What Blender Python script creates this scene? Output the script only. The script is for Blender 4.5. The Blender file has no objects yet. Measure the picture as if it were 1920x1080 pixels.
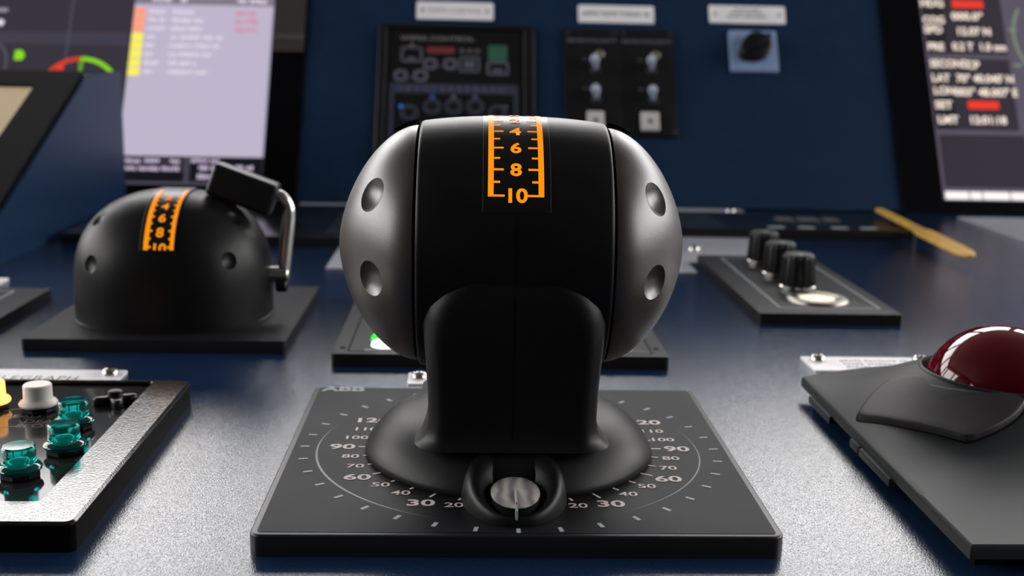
import bpy, bmesh, math, random
from mathutils import Matrix, Vector
random.seed(7)
S = bpy.context.scene
COL = S.collection
R = math.radians

# ------------------------------------------------------------------ camera, world, exposure
cd = bpy.data.cameras.new('camera')
cam = bpy.data.objects.new('camera', cd)
COL.objects.link(cam)
S.camera = cam
def look(yaw, pitch, roll):
    f = Vector((math.sin(yaw)*math.cos(pitch), math.cos(yaw)*math.cos(pitch), -math.sin(pitch)))
    r = Vector((math.cos(yaw), -math.sin(yaw), 0)); u = r.cross(f)
    c, s = math.cos(roll), math.sin(roll)
    r2 = c*r + s*u; u2 = -s*r + c*u
    return Matrix((( r2.x, u2.x, -f.x), (r2.y, u2.y, -f.y), (r2.z, u2.z, -f.z))).to_4x4()
cam.matrix_world = Matrix.Translation((-0.01512, -0.38039, 0.14139)) @ look(0.03822, 0.20431, 0.01995)
cd.sensor_width = 36.0
cd.lens = 2192.06/1920*36
cd.clip_start = 0.01
cd.clip_end = 60
cd.dof.use_dof = True
cd.dof.focus_distance = 0.362
cd.dof.aperture_fstop = 14.5

w = bpy.data.worlds.new('overcast_sky'); S.world = w
w.use_nodes = True
bg = w.node_tree.nodes['Background']
bg.inputs['Color'].default_value = (1.0, 0.98, 0.965, 1)
bg.inputs['Strength'].default_value = 9.0
S.view_settings.view_transform = 'Standard'
S.view_settings.look = 'None'
S.view_settings.gamma = 1
S.view_settings.use_curve_mapping = False
S.view_settings.exposure = 0.0

def portal(name, loc, rot, sx, sy):      # guides the sampling of daylight through a window opening
    l = bpy.data.lights.new(name, 'AREA'); l.shape = 'RECTANGLE'; l.size = sx; l.size_y = sy
    l.cycles.is_portal = True
    o = bpy.data.objects.new(name, l); COL.objects.link(o)
    o.location = loc; o.rotation_euler = rot
portal('window_daylight_front', (0, 2.0, 0.86), (R(-90), 0, 0), 4.2, 1.12)
portal('window_daylight_left', (-2.2, 0.40, 0.86), (0, R(-90), 0), 1.12, 2.8)
portal('window_daylight_right', (2.2, 0.40, 0.86), (0, R(90), 0), 1.12, 2.8)

# ------------------------------------------------------------------ materials
MATS = {}
def mat(name, col, rough=0.5, metal=0.0, bump=0.0, bscale=800, spec=0.5, emit=None, estr=1.0,
        trans=0.0, coat=0.0, var=0.06, vscale=60, ior=1.5, rvar=0.0, coat_rough=0.03):
    if name in MATS: return MATS[name]
    m = bpy.data.materials.new(name); m.use_nodes = True
    nt = m.node_tree; b = nt.nodes['Principled BSDF']
    tc = nt.nodes.new('ShaderNodeTexCoord')
    c = (*col, 1)
    if var > 0 and emit is None:
        nz = nt.nodes.new('ShaderNodeTexNoise'); nz.inputs['Scale'].default_value = vscale
        nz.inputs['Detail'].default_value = 4
        nt.links.new(tc.outputs['Object'], nz.inputs['Vector'])
        rp = nt.nodes.new('ShaderNodeValToRGB')
        rp.color_ramp.elements[0].position = .3; rp.color_ramp.elements[1].position = .7
        rp.color_ramp.elements[0].color = (*[x*(1-var) for x in col], 1)
        rp.color_ramp.elements[1].color = (*[min(1, x*(1+var)) for x in col], 1)
        nt.links.new(nz.outputs['Fac'], rp.inputs['Fac'])
        nt.links.new(rp.outputs['Color'], b.inputs['Base Color'])
        if rvar > 0:
            mr = nt.nodes.new('ShaderNodeMapRange')
            mr.inputs['To Min'].default_value = max(0.0, rough-rvar); mr.inputs['To Max'].default_value = rough+rvar
            nt.links.new(nz.outputs['Fac'], mr.inputs['Value'])
            nt.links.new(mr.outputs['Result'], b.inputs['Roughness'])
    else:
        b.inputs['Base Color'].default_value = c
    if not b.inputs['Roughness'].is_linked: b.inputs['Roughness'].default_value = rough
    b.inputs['Metallic'].default_value = metal
    b.inputs['Specular IOR Level'].default_value = spec
    b.inputs['IOR'].default_value = ior
    b.inputs['Transmission Weight'].default_value = trans
    b.inputs['Coat Weight'].default_value = coat
    b.inputs['Coat Roughness'].default_value = coat_rough
    if emit is not None:
        b.inputs['Emission Color'].default_value = (*emit, 1)
        b.inputs['Emission Strength'].default_value = estr
    if bump > 0:
        n2 = nt.nodes.new('ShaderNodeTexNoise'); n2.inputs['Scale'].default_value = bscale
        n2.inputs['Detail'].default_value = 2
        nt.links.new(tc.outputs['Object'], n2.inputs['Vector'])
        bp = nt.nodes.new('ShaderNodeBump'); bp.inputs['Strength'].default_value = bump
        bp.inputs['Distance'].default_value = 0.0003
        nt.links.new(n2.outputs['Fac'], bp.inputs['Height'])
        nt.links.new(bp.outputs['Normal'], b.inputs['Normal'])
    MATS[name] = m
    return m
def glow(name, col, strength=1.0):        # a lit screen element, a lamp or a painted screen reflection
    return mat(name, (0.006, 0.006, 0.006), 0.35, emit=col, estr=strength, spec=0.06)

m_desk = mat('navy_textured_paint', (0.008, 0.022, 0.060), 0.14, bump=0.36, bscale=1900, spec=0.74, ior=1.5, var=0.3, vscale=1500)
m_wallp = mat('navy_satin_paint', (0.006, 0.021, 0.053), 0.42, bump=0.1, bscale=700, spec=0.20, var=0.08)
m_rubber = mat('matte_black_rubber', (0.0062, 0.0061, 0.0062), 0.40, bump=0.10, bscale=2600, spec=0.16, var=0.15, rvar=0.03)
m_cap = mat('soft_dark_grey_plastic', (0.034, 0.0285, 0.0235), 0.36, bump=0.12, bscale=3000, spec=0.9, var=0.12, rvar=0.03)
m_black = mat('black_plastic', (0.007, 0.007, 0.0078), 0.38, bump=0.05, bscale=2500, spec=0.25, var=0.1)
m_plate = mat('black_anodised_plate', (0.0105, 0.0102, 0.0122), 0.5, bump=0.12, bscale=3500, spec=0.085, var=0.2, vscale=35, rvar=0.05)
m_mon = mat('matt_black_monitor_frame', (0.0022, 0.0022, 0.0030), 0.5, bump=0.05, bscale=2500, spec=0.03)
m_panel = mat('satin_black_panel', (0.0085, 0.0085, 0.0095), 0.45, bump=0.1, bscale=3000, spec=0.12, var=0.15)
m_plate_edge = mat('black_plate_edge', (0.006, 0.006, 0.007), 0.4, bump=0.05, bscale=3000)
m_gap = mat('dark_joint', (0.002, 0.002, 0.002), 0.8, spec=0.1)
m_print = mat('pale_pink_print', (0.66, 0.56, 0.54), 0.6)
m_print2 = mat('grey_print', (0.30, 0.33, 0.34), 0.6)
m_logo = mat('silver_grey_print', (0.27, 0.28, 0.28), 0.5)
m_faint = mat('faint_grey_scratch', (0.035, 0.035, 0.037), 0.4)
m_orange = glow('lit_orange_scale', (1.0, 0.30, 0.004), 1.0)
m_strip = mat('gloss_black_scale_film', (0.008, 0.008, 0.009), 0.34, spec=0.25)
m_silver_line = mat('silver_hairline', (0.075, 0.075, 0.075), 0.4)
m_chrome = mat('polished_steel', (0.72, 0.69, 0.65), 0.12, metal=1.0, var=0.04)
m_steel = mat('satin_steel', (0.62, 0.60, 0.56), 0.26, metal=1.0, var=0.06)
m_acryl = mat('lens_with_painted_streaks', (0.80, 0.74, 0.70), 0.16, metal=0.55, coat=0.6, var=0)
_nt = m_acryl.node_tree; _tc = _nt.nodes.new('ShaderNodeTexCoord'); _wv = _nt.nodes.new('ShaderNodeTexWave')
_wv.inputs['Scale'].default_value = 62; _wv.inputs['Distortion'].default_value = 7.0; _wv.inputs['Detail'].default_value = 2  # wavy bands in the base colour imitate light streaks inside the lens
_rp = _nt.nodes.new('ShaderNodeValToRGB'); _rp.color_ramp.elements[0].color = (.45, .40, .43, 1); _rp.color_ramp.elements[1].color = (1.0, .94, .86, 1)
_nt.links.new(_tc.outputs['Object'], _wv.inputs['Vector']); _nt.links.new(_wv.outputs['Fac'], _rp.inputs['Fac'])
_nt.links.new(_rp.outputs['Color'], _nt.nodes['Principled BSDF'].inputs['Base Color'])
m_label = mat('white_engraved_label', (0.82, 0.80, 0.83), 0.45, bump=0.05, bscale=900, var=0.04)
m_label2 = mat('pale_grey_label', (0.29, 0.29, 0.335), 0.42, bump=0.05, bscale=900, var=0.05)
m_ink = mat('label_ink', (0.06, 0.06, 0.06), 0.6)
m_ink_soft = mat('soft_grey_ink', (0.25, 0.25, 0.24), 0.6)
m_bezel = mat('black_powder_coated_bezel', (0.009, 0.009, 0.0095), 0.13, bump=0.22, bscale=1300, spec=0.45, var=0.15)
m_glass = mat('smoked_glass_panel', (0.016, 0.015, 0.015), 0.10, spec=0.12, var=0.1)
m_teal = mat('teal_transparent_plastic', (0.02, 0.70, 0.63), 0.05, trans=0.93, ior=1.46, var=0)
m_white_cap = mat('milky_white_plastic', (0.78, 0.70, 0.67), 0.4, var=0.03)
m_tb = mat('slate_grey_plastic', (0.0185, 0.021, 0.022), 0.5, bump=0.08, bscale=3000, spec=0.17, var=0.08)
m_tbdark = mat('charcoal_button_plastic', (0.024, 0.0215, 0.023), 0.5, bump=0.08, bscale=3000, spec=0.2, var=0.1)
m_ball = mat('translucent_ruby_resin', (0.42, 0.004, 0.016), 0.06, spec=0.5, trans=0.8, ior=1.5, var=0.1, vscale=90)
m_tan = glow('beige_chart_screen', (0.42, 0.32, 0.20), 1.0)
m_screen = glow('dark_violet_screen', (0.036, 0.031, 0.044), 1.0)
m_wood = mat('yellow_varnished_wood', (0.62, 0.36, 0.07), 0.4, bump=0.1, bscale=300, var=0.2, vscale=120)
m_room = mat('dim_cabin_grey', (0.035, 0.035, 0.037), 0.8, var=0.1, vscale=4)
m_ceil = mat('cabin_ceiling_dark', (0.05, 0.05, 0.055), 0.8, var=0.1, vscale=4)
m_brown = mat('dark_taupe', (0.030, 0.027, 0.023), 0.5)
m_brown2 = mat('taupe_pale_band', (0.06, 0.055, 0.047), 0.5)

# ------------------------------------------------------------------ object helpers
def link(name, me, m, parent=None, smooth=None, xf=None):
    if xf is not None: me.transform(xf)
    o = bpy.data.objects.new(name, me)
    if m is not None:
        me.materials.clear(); me.materials.append(m)
    COL.objects.link(o)
    if smooth is not None:
        for p in me.polygons: p.use_smooth = True
        try: me.set_sharp_from_angle(angle=R(smooth))
        except Exception: pass
    if parent is not None:
        o.parent = parent
        if parent.type == 'EMPTY': o.matrix_parent_inverse = Matrix.Translation(parent.location).inverted()
    return o
def obj(name, bm, m, parent=None, smooth=None, xf=None):
    me = bpy.data.meshes.new(name); bm.to_mesh(me); bm.free()
    return link(name, me, m, parent, smooth, xf)
def thing(name, label, cat, loc=(0, 0, 0), group=None):
    o = bpy.data.objects.new(name, None); COL.objects.link(o); o.location = loc
    o.empty_display_size = 0.02
    o['label'] = label; o['category'] = cat
    if group: o['group'] = group
    return o
def tag(o, label, cat, group=None):
    o['label'] = label; o['category'] = cat
    if group: o['group'] = group
    return o
def box(bm, x0, x1, y0, y1, z0, z1, bev=0.0, seg=2):
    r = bmesh.ops.create_cube(bm, size=1.0)
    vs = r['verts']
    for v in vs:
        v.co = Vector(((x0+x1)/2 + v.co.x*(x1-x0), (y0+y1)/2 + v.co.y*(y1-y0), (z0+z1)/2 + v.co.z*(z1-z0)))
    if bev > 0:
        es = list({e for v in vs for e in v.link_edges})
        bmesh.ops.bevel(bm, geom=es, offset=bev, segments=seg, affect='EDGES', profile=0.6)
    return bm
def B(*a, **k): return box(bmesh.new(), *a, **k)
def rrect(x0, x1, y0, y1, r, n=6):
    pts = []
    for cx, cy, a0 in ((x1-r, y1-r, 0), (x0+r, y1-r, 90), (x0+r, y0+r, 180), (x1-r, y0+r, 270)):
        for k in range(n+1):
            a = R(a0 + 90*k/n); pts.append((cx + r*math.cos(a), cy + r*math.sin(a)))
    return pts
def inset(pts, d):
    n = len(pts); out = []
    for i in range(n):
        a, b, c = Vector(pts[i-1]), Vector(pts[i]), Vector(pts[(i+1) % n])
        t = (b-a).normalized() + (c-b).normalized()
        if t.length < 1e-9: t = (b-a)
        t.normalize(); out.append((b.x - t.y*d, b.y + t.x*d))
    return out
def loft(bm, rings, cap0=True, cap1=True):
    rows = [[bm.verts.new(p) for p in ring] for ring in rings]
    n = len(rows[0])
    for a, b in zip(rows, rows[1:]):
        for i in range(n):
            j = (i+1) % n
            bm.faces.new((a[i], a[j], b[j], b[i]))
    if cap0: bm.faces.new(list(reversed(rows[0])))
    if cap1: bm.faces.new(rows[-1])
    return bm
def prism(pts, z0, z1, bev=0.0, seg=3):
    bm = bmesh.new()
    rings = [[(x, y, z0) for x, y in pts]]
    if bev > 0:
        for k in range(seg+1):
            a = math.pi/2*k/seg
            q = inset(pts, bev*(1-math.cos(a)))
            rings.append([(x, y, z1 - bev + bev*math.sin(a)) for x, y in q])
    else: rings.append([(x, y, z1) for x, y in pts])
    return loft(bm, rings)
def ringprism(outer, inner, z0, z1, bev=0.0):
    """A frame: outer and inner outlines with the same number of points."""
    bm = bmesh.new()
    rows = [[(x, y, z0) for x, y in inner], [(x, y, z0) for x, y in outer], [(x, y, z1-bev) for x, y in outer],
            [(x, y, z1) for x, y in inset(outer, bev)] if bev else None,
            [(x, y, z1) for x, y in inset(inner, -bev*.6)] if bev else None,
            [(x, y, z1-bev*.6) for x, y in inner], [(x, y, z0) for x, y in inner]]
    rows = [r for r in rows if r]
    loft(bm, rows, False, False)
    bmesh.ops.remove_doubles(bm, verts=bm.verts, dist=1e-7)
    return bm
def lathe(prof, seg=48, axis='Z', c=(0, 0, 0), a0=0.0, a1=360.0, bm=None):
    bm = bm or bmesh.new()
    full = abs(a1-a0-360) < 1e-6
    n = seg if full else seg+1
    rows = []
    for r, h in prof:
        row = []
        for i in range(n):
            a = R(a0 + (a1-a0)*i/seg)
            if axis == 'Z': co = (c[0]+r*math.cos(a), c[1]+r*math.sin(a), c[2]+h)
            else: co = (c[0]+h, c[1]-r*math.cos(a), c[2]+r*math.sin(a))
            row.append(bm.verts.new(co))
        rows.append(row)
    for a, b in zip(rows, rows[1:]):
        for i in range(seg):
            j = (i+1) % n
            bm.faces.new((a[i], a[j], b[j], b[i]))
    bmesh.ops.remove_doubles(bm, verts=bm.verts, dist=1e-7)
    bmesh.ops.recalc_face_normals(bm, faces=bm.faces)
    return bm
def tube(path, r, seg=16, bm=None, close=True):
    bm = bm or bmesh.new()
    P = [Vector(p) for p in path]; rows = []
    up = Vector((0, 1, 0.01)).normalized()
    for i, p in enumerate(P):
        t = (P[min(i+1, len(P)-1)] - P[max(i-1, 0)]).normalized()
        u = (up - t*up.dot(t)).normalized(); v = t.cross(u)
        rr = r[i] if isinstance(r, (list, tuple)) else r
        rows.append([p + rr*(math.cos(2*math.pi*k/seg)*u + math.sin(2*math.pi*k/seg)*v) for k in range(seg)])
    loft(bm, rows, close, close)
    bmesh.ops.recalc_face_normals(bm, faces=bm.faces)
    return bm
def smooth_path(pts, n=8):
    P = [Vector(p) for p in pts]; out = []
    for i in range(len(P)-1):
        p0, p1, p2, p3 = P[max(i-1, 0)], P[i], P[i+1], P[min(i+2, len(P)-1)]
        for k in range(n):
            t = k/n
            out.append(0.5*((2*p1) + (p2-p0)*t + (2*p0-5*p1+4*p2-p3)*t*t + (3*p1-p0-3*p2+p3)*t**3))
    out.append(P[-1]); return out
def quad(x0, x1, y0, y1, z):
    bm = bmesh.new()
    bm.faces.new([bm.verts.new(p) for p in ((x0, y0, z), (x1, y0, z), (x1, y1, z), (x0, y1, z))])
    return bm
def text_mesh(s, h, wid=1.0, bold=0.0, align='CENTER', space=1.0):
    cu = bpy.data.curves.new('t', 'FONT'); cu.body = s; cu.size = h/0.69; cu.offset = bold*h
    cu.align_x = align; cu.align_y = 'BOTTOM_BASELINE'; cu.space_character = space
    cu.resolution_u = 4
    o = bpy.data.objects.new('t', cu); COL.objects.link(o)
    dg = bpy.context.evaluated_depsgraph_get()
    me = bpy.data.meshes.new_from_object(o.evaluated_get(dg))
    bpy.data.objects.remove(o); bpy.data.curves.remove(cu)
    me.transform(Matrix.Diagonal((wid, 1, 1, 1)))
    return me
def text(s, h, m, parent, X, wid=1.0, bold=0.0, align='CENTER', name='lettering', fn=None, space=1.0):
    """X: 4x4 placing the text's xy plane (baseline at its origin); fn bends it instead."""
    me = text_mesh(s, h, wid, bold, align, space)
    if fn is not None:
        for v in me.vertices: v.co = fn(v.co.x, v.co.y)
    return link(name, me, m, parent, xf=X)
def T(x, y, z): return Matrix.Translation((x, y, z))
def scribble(x0, x1, y0, y1, z, m, parent, X, words=3, name='text_row'):
    """A row of print too small to read: word-like groups of little strokes."""
    bm = bmesh.new(); x = x0; h = y1-y0
    while x < x1 - h*.3:
        n = random.randint(3, 8)
        for k in range(n):
            ww = h*random.uniform(.38, .62)
            if x+ww > x1: break
            a = y0 + (h*.2 if random.random() < .3 else 0); b = y1 - (h*.2 if random.random() < .3 else 0)
            bm.faces.new([bm.verts.new(p) for p in ((x, a, z), (x+ww, a, z), (x+ww, b, z), (x, b, z))])
            x += ww + h*.16
        x += h*.45
    return obj(name, bm, m, parent, xf=X)
def boolean(o, cutters):
    for c in cutters:
        md = o.modifiers.new('cut', 'BOOLEAN'); md.operation = 'DIFFERENCE'; md.object = c; md.solver = 'EXACT'
    dg = bpy.context.evaluated_depsgraph_get()
    me = bpy.data.meshes.new_from_object(o.evaluated_get(dg))
    o.modifiers.clear(); o.data = me
    for c in cutters: bpy.data.objects.remove(c)
    for p in me.polygons: p.use_smooth = True
    me.set_sharp_from_angle(angle=R(35))
def ball_cutter(c, r):
    bm = bmesh.new(); bmesh.ops.create_uvsphere(bm, u_segments=40, v_segments=24, radius=r)
    bm.transform(T(*c)); return obj('cutter', bm, None)
def screw(parent, c, r=0.0032, z=0.0, m=None):
    bm = lathe([(0, .0030), (r*.35, .0030), (r*.75, .0025), (r*.97, .0013), (r, .0003), (r, 0)], 24, c=(c[0], c[1], z))
    o = obj('screw', bm, m or m_steel, parent, 40)
    sl = bmesh.new(); box(sl, c[0]-r*.55, c[0]+r*.55, c[1]-r*.1, c[1]+r*.1, z+.0024, z+.00315)
    box(sl, c[0]-r*.1, c[0]+r*.1, c[1]-r*.55, c[1]+r*.55, z+.0024, z+.00315)
    obj('screw_slot', sl, m_gap, o)
    return o

# ------------------------------------------------------------------ the room (outside the frame, shapes the daylight)
def struct(name, bm, m):
    o = obj(name, bm, m); o['kind'] = 'structure'; return o
struct('floor', B(-2.6, 2.6, -3.0, 2.2, -1.0, -0.92), m_room)
struct('ceiling', B(-2.6, 2.6, -3.0, 2.2, 1.50, 1.58), m_ceil)
struct('wall_rear', B(-2.6, 2.6, -3.08, -3.0, -1.0, 1.58), m_room)
fw = bmesh.new()
box(fw, -2.2, 2.2, 2.0, 2.08, -1.0, 0.30); box(fw, -2.2, 2.2, 2.0, 2.08, 1.42, 1.58)
for x in (-2.15, -1.3, -0.45, 0.45, 1.3, 2.15): box(fw, x-.05, x+.05, 2.0, 2.08, .30, 1.42)
struct('wall_front', fw, m_room)
for nm, x in (('wall_left', -2.28), ('wall_right', 2.2)):
    sw = bmesh.new()
    box(sw, x, x+.08, -3.0, 2.0, -1.0, 0.30); box(sw, x, x+.08, -3.0, 2.0, 1.42, 1.58); box(sw, x, x+.08, -3.0, -1.0, .30, 1.42)
    for y in (-0.1, 0.8, 1.75): box(sw, x, x+.08, y-.05, y+.05, .30, 1.42)
    struct(nm, sw, m_room)

# ------------------------------------------------------------------ the console: desk top and reclined upright
WS, WC = math.sin(R(60)), math.cos(R(60))
YB = 0.665
# wall frame: x along the panel, y up its slope, z towards the operator
WM = Matrix(((1, 0, 0, 0), (0, WC, -WS, YB), (0, WS, WC, 0), (0, 0, 0, 1)))
con = thing('console_desk', 'long navy blue console desk with fine textured paint under all the controls', 'console', (0, 0, -0.92))
obj('desk_top', B(-0.9, 0.9, -0.50, 0.664, -0.05, 0.0, .004), m_desk, con, 40)
obj('desk_front', B(-0.88, 0.88, -0.42, -0.36, -0.92, -0.05), m_wallp, con)
upr = thing('console_upright', 'reclined navy blue back panel of the console carrying monitors and switches', 'console', (0, .7, 0))
# sloping back panel, left open where the two monitors are sunk in
up = bmesh.new()
box(up, -0.1690, 0.3795, 0.001, 0.26, -0.012, 0.0); box(up, -.9, .9, .2625, .385, -.012, .004)
obj('upright_panel', up, m_wallp, upr, xf=WM)
lo = bmesh.new()
box(lo, -0.9, 0.9, 0.8575, 1.0, 0.313, 0.337); box(lo, -0.9, 0.9, 0.98, 1.0, -0.92, 0.337)
obj('upright_top', lo, m_wallp, upr)
obj('backing', B(-0.9, 0.9, 0.03, 0.262, -0.06, -0.045), m_gap, upr, xf=WM)

# ------------------------------------------------------------------ main lever in the middle
lev = thing('azimuth_lever', 'large black dial lever with round grey end caps and an orange scale, centre', 'lever', (0, 0, 0))
PZ = 0.0065
po = rrect(-.0757, .0757, -.0733, .0716, .0035)
base = obj('base_plate', prism(po, 0, PZ, .0007), m_plate_edge, lev, 40)
obj('plate_face', prism(inset(po, .0021), PZ-.0002, PZ+.00012), m_plate, base)
def on_dial(a, r): return (r*math.sin(R(a)), -r*math.cos(R(a)))
tm = B(-.0006, .0006, -.0015, .0015, 0, .00012); tme = bpy.data.meshes.new('tick_mark'); tm.to_mesh(tme); tm.free(); tme.materials.append(m_print2)
def tick(me, a, r):
    o = bpy.data.objects.new('tick_mark', me); COL.objects.link(o)
    o.parent = base; x, y = on_dial(a, r)
    o.matrix_parent_inverse = Matrix.Identity(4)
    o.location = (x, y, PZ+.00012); o.rotation_euler = (0, 0, R(a))
    return o
for a in range(-180, 180, 10): tick(tme, a, .0699)
def tmesh(l, wd):
    b = B(-wd/2, wd/2, -l/2, l/2, 0, .00012); me = bpy.data.meshes.new('tick_mark'); b.to_mesh(me); b.free(); me.materials.append(m_print); return me
tL, tS = tmesh(.0048, .0008), tmesh(.0032, .0008)
for a in range(10, 130, 10):
    for s in (-1, 1):
        if a % 30 == 0: tick(tL, s*a, .0494)
        else: tick(tS, s*a, .0486)
for a in range(20, 130, 10):
    for s in (-1, 1):
        big = a % 30 == 0
        x, y = on_dial(s*a, .0572 if big else .0544)
        h = .0046 if big else .0033
        text(str(a), h, m_print, base, T(x, y-h/2, PZ+.00025), wid=1.32 if big else 1.25, bold=.035 if big else .022, name='numeral')
text('ABB', .0052, m_logo, base, T(-.0722, .0652, PZ+.00025), wid=1.22, bold=.055, align='LEFT', name='logo')
# thin dark cuts through the logo letters, as in the emblem
obj('logo_cut', B(-.0725, -.0555, .0676, .0680, PZ+.0002, PZ+.0003), m_plate, base)
# worn arcs on the plate where the ring has been rubbed
def arc_band(r, w_, a0, a1, n=40):
    bm = bmesh.new(); prev = None
    for i in range(n+1):
        a = a0 + (a1-a0)*i/n; ww = w_*math.sin(math.pi*i/n)
        p, q = on_dial(a, r-ww/2), on_dial(a, r+ww/2)
        cur = (bm.verts.new((*p, PZ+.00016)), bm.verts.new((*q, PZ+.00016)))
        if prev: bm.faces.new((prev[0], prev[1], cur[1], cur[0]))
        prev = cur
    bmesh.ops.remove_doubles(bm, verts=bm.verts, dist=1e-8)
    bmesh.ops.recalc_face_normals(bm, faces=bm.faces)
    return bm
obj('scuff_arc', arc_band(.0655, .0008, -112, -20), m_faint, base)
obj('scuff_arc', arc_band(.0640, .0005, 30, 110), m_faint, base)
# rotating skirt, stem and drum
LX, LY, LH, LPSI = -.001, .002, .077, -.0087
LM = T(LX, LY, LH) @ Matrix.Rotation(LPSI, 4, 'Z')
sk = lathe([(.0484, 0), (.0487, .0010), (.0482, .0024), (.0470, .0046), (.0451, .0072), (.0426, .0098), (.0394, .0121), (.0358, .0139), (.0315, .0153), (.0265, .0162), (0, .0166)], 96, c=(-.0007, 0, PZ+.0002))
obj('skirt', sk, m_rubber, lev, 60)
def sect(z, hw, yf, yb, r, cx=-.0008, n=8):
    return [(x, y, z) for x, y in rrect(cx-hw, cx+hw, yf, yb, r, n)]
SECT = [(.0195, .0305, -.0412, .0430, .010), (.0208, .0287, -.0400, .0420, .0085), (.0225, .0274, -.0391, .0412, .0072), (.0250, .0266, -.0387, .041, .0066),
        (.028, .0262, -.0386, .041, .0065), (.036, .0264, -.0389, .041, .0065), (.045, .0270, -.0394, .041, .0068), (.053, .0277, -.0400, .041, .0074),
        (.059, .0281, -.0402, .041, .0085), (.064, .0278, -.0402, .041, .0100), (.068, .0268, -.0399, .041, .0120), (.0715, .0250, -.0395, .040, .0140), (.0745, .0225, -.0391, .038, .015), (.077, .0195, -.0388, .036, .015), (.079, .0160, -.0385, .036, .014)]
stem = bmesh.new(); loft(stem, [sect(*s) for s in SECT])
obj('stem', stem, m_rubber, lev, 50)
# joint line of the two stem halves
sl = bmesh.new(); prev = None
line = [(.0225, -.0391), (.0250, -.0387), (.028, -.0386), (.036, -.0389), (.045, -.0394), (.053, -.0400), (.059, -.0402), (.064, -.0402), (.068, -.0399)]
for k in range(14):
    a = R(-12 + (21+12)*k/13)
    line.append((LH + .0421*math.sin(a), LY - .0421*math.cos(a)))
line = [q for i, q in enumerate(line)]
for z, y in line:
    cur = (sl.verts.new((LX-.00018, y-.00006, z)), sl.verts.new((LX+.00018, y-.00006, z)))
    if prev: sl.faces.new((prev[0], prev[1], cur[1], cur[0]))
    prev = cur
obj('joint_line', sl, m_gap, lev)
def drum_r(x): return .042 - .0020*(abs(x)/.03)**2.4
pr = [(.037, -.0299), (.0392, -.0299), (.0397, -.0297), (drum_r(.029)-.00008, -.0292)]
pr += [(drum_r(x), x) for x in [-.0286 + .0572*i/24 for i in range(25)]]
pr += [(drum_r(.029)-.00008, .0292), (.0397, .0297), (.0392, .0299), (.037, .0299)]
obj('drum', lathe(pr, 160, 'X'), m_rubber, lev, 50, LM)
obj('drum_core', lathe([(0, -.034), (.0366, -.034), (.0366, .034), (0, .034)], 64, 'X'), m_gap, lev, 40, LM)
def cap_r(s): return .0386*max(0, 1-s**1.742)**(1/1.6605)
def cap_prof(sg, add=0.0, s1=1.0, n=44):
    out = []
    for i in range(n+1):
        t = i/n; s = s1*math.sin(t*math.pi/2) if s1 == 1.0 else s1*t
        out.append((cap_r(s)+add if s < 1 else 0, sg*(.0308 + .0259*s + add*.5)))
    return out
for sg in (-1, 1):
    p_ = [(0, sg*.0306), (.0378, sg*.0306), (.0383, sg*.0307)] + cap_prof(sg)
    c = obj('ball_cap', lathe(p_, 128, 'X'), m_cap, lev, 40)
    cut = []
    for ang in (37.6, -11.7, 142.4, 191.7):
        rr, xx = .0300, .0444
        n = Vector((.62*sg, -.785*math.cos(R(ang)), .785*math.sin(R(ang)))).normalized()
        P = Vector((sg*xx, -rr*math.cos(R(ang)), rr*math.sin(R(ang))))
        cr = .0085; depth = .0021
        cut.append(ball_cutter(P + n*(cr-depth), cr))
    boolean(c, cut)
    c.data.transform(LM); c.data.materials.clear(); c.data.materials.append(m_cap)
    # raised lip over the back of the cap
    lip = [(r+.0018, x) for r, x in cap_prof(sg, 0, .32, 14)]
    lip2 = [(r+.0013, x) for r, x in reversed(cap_prof(sg, 0, .32, 14))]
    obj('cap_lip', lathe(lip+lip2+[lip[0]], 24, 'X', a0=98, a1=150), m_cap, lev, 40, LM)
# lit scale over the drum
RS = .04205
def on_drum(r, phi0=0.0):
    def f(x, y):
        a = R(phi0) + y/r; rr = r - .0020*(abs(x)/.03)**2.4
        return Vector((x, -rr*math.cos(a), rr*math.sin(a)))
    return f
def band(x0, x1, a0, a1, r, n=None):
    n = n or max(2, int(abs(a1-a0)/2.5)); bm = bmesh.new(); f = on_drum(r); prev = None
    for i in range(n+1):
        y = R(a0+(a1-a0)*i/n)*r
        cur = [bm.verts.new(f(x0 + (x1-x0)*k/2, y)) for k in range(3)]
        if prev:
            for k in range(2): bm.faces.new((prev[k], prev[k+1], cur[k+1], cur[k]))
        prev = cur
    return bm
strip = obj('scale_film', band(-.0098, .0104, 22.5, 150, RS), m_strip, lev, 40, LM)
SX = .0001
for x in (-.0099, .0104): obj('film_edge', band(x, x+.00018, 22.5, 150, RS+.00005), m_silver_line, strip, xf=LM)
def obar(x0, x1, a0, a1, nm='scale_bar'): obj(nm, band(x0, x1, a0, a1, RS+.00012), m_orange, strip, xf=LM)
for sg in (-1, 1):
    xa, xb = (SX-.0084, SX-.0067) if sg < 0 else (SX+.0067, SX+.0084)
    obar(xa, xb, 29.0, 150)
    for i, v in enumerate(range(0, 11)):
        ang = 29.6 + 6*(10-v)
        if v == 10: l, ang0, ang1 = .0033, 29.0, 29.9
        else: l, ang0, ang1 = (.0030 if v % 2 == 0 else .0019), ang-.5, ang+.5
        if sg < 0: obar(xb, xb+l, ang0, ang1, 'scale_tick')
        else: obar(xa-l, xa, ang0, ang1, 'scale_tick')
for v in (0, 2, 4, 6, 8, 10):
    h = .0043; a = 29.6 + 6*(10-v) - math.degrees(h/2/RS)
    text(str(v), h, m_orange, strip, LM, wid=1.12, bold=.045, name='numeral', fn=lambda x, y, a=a: on_drum(RS+.00014, a)(x+SX, y))
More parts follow.
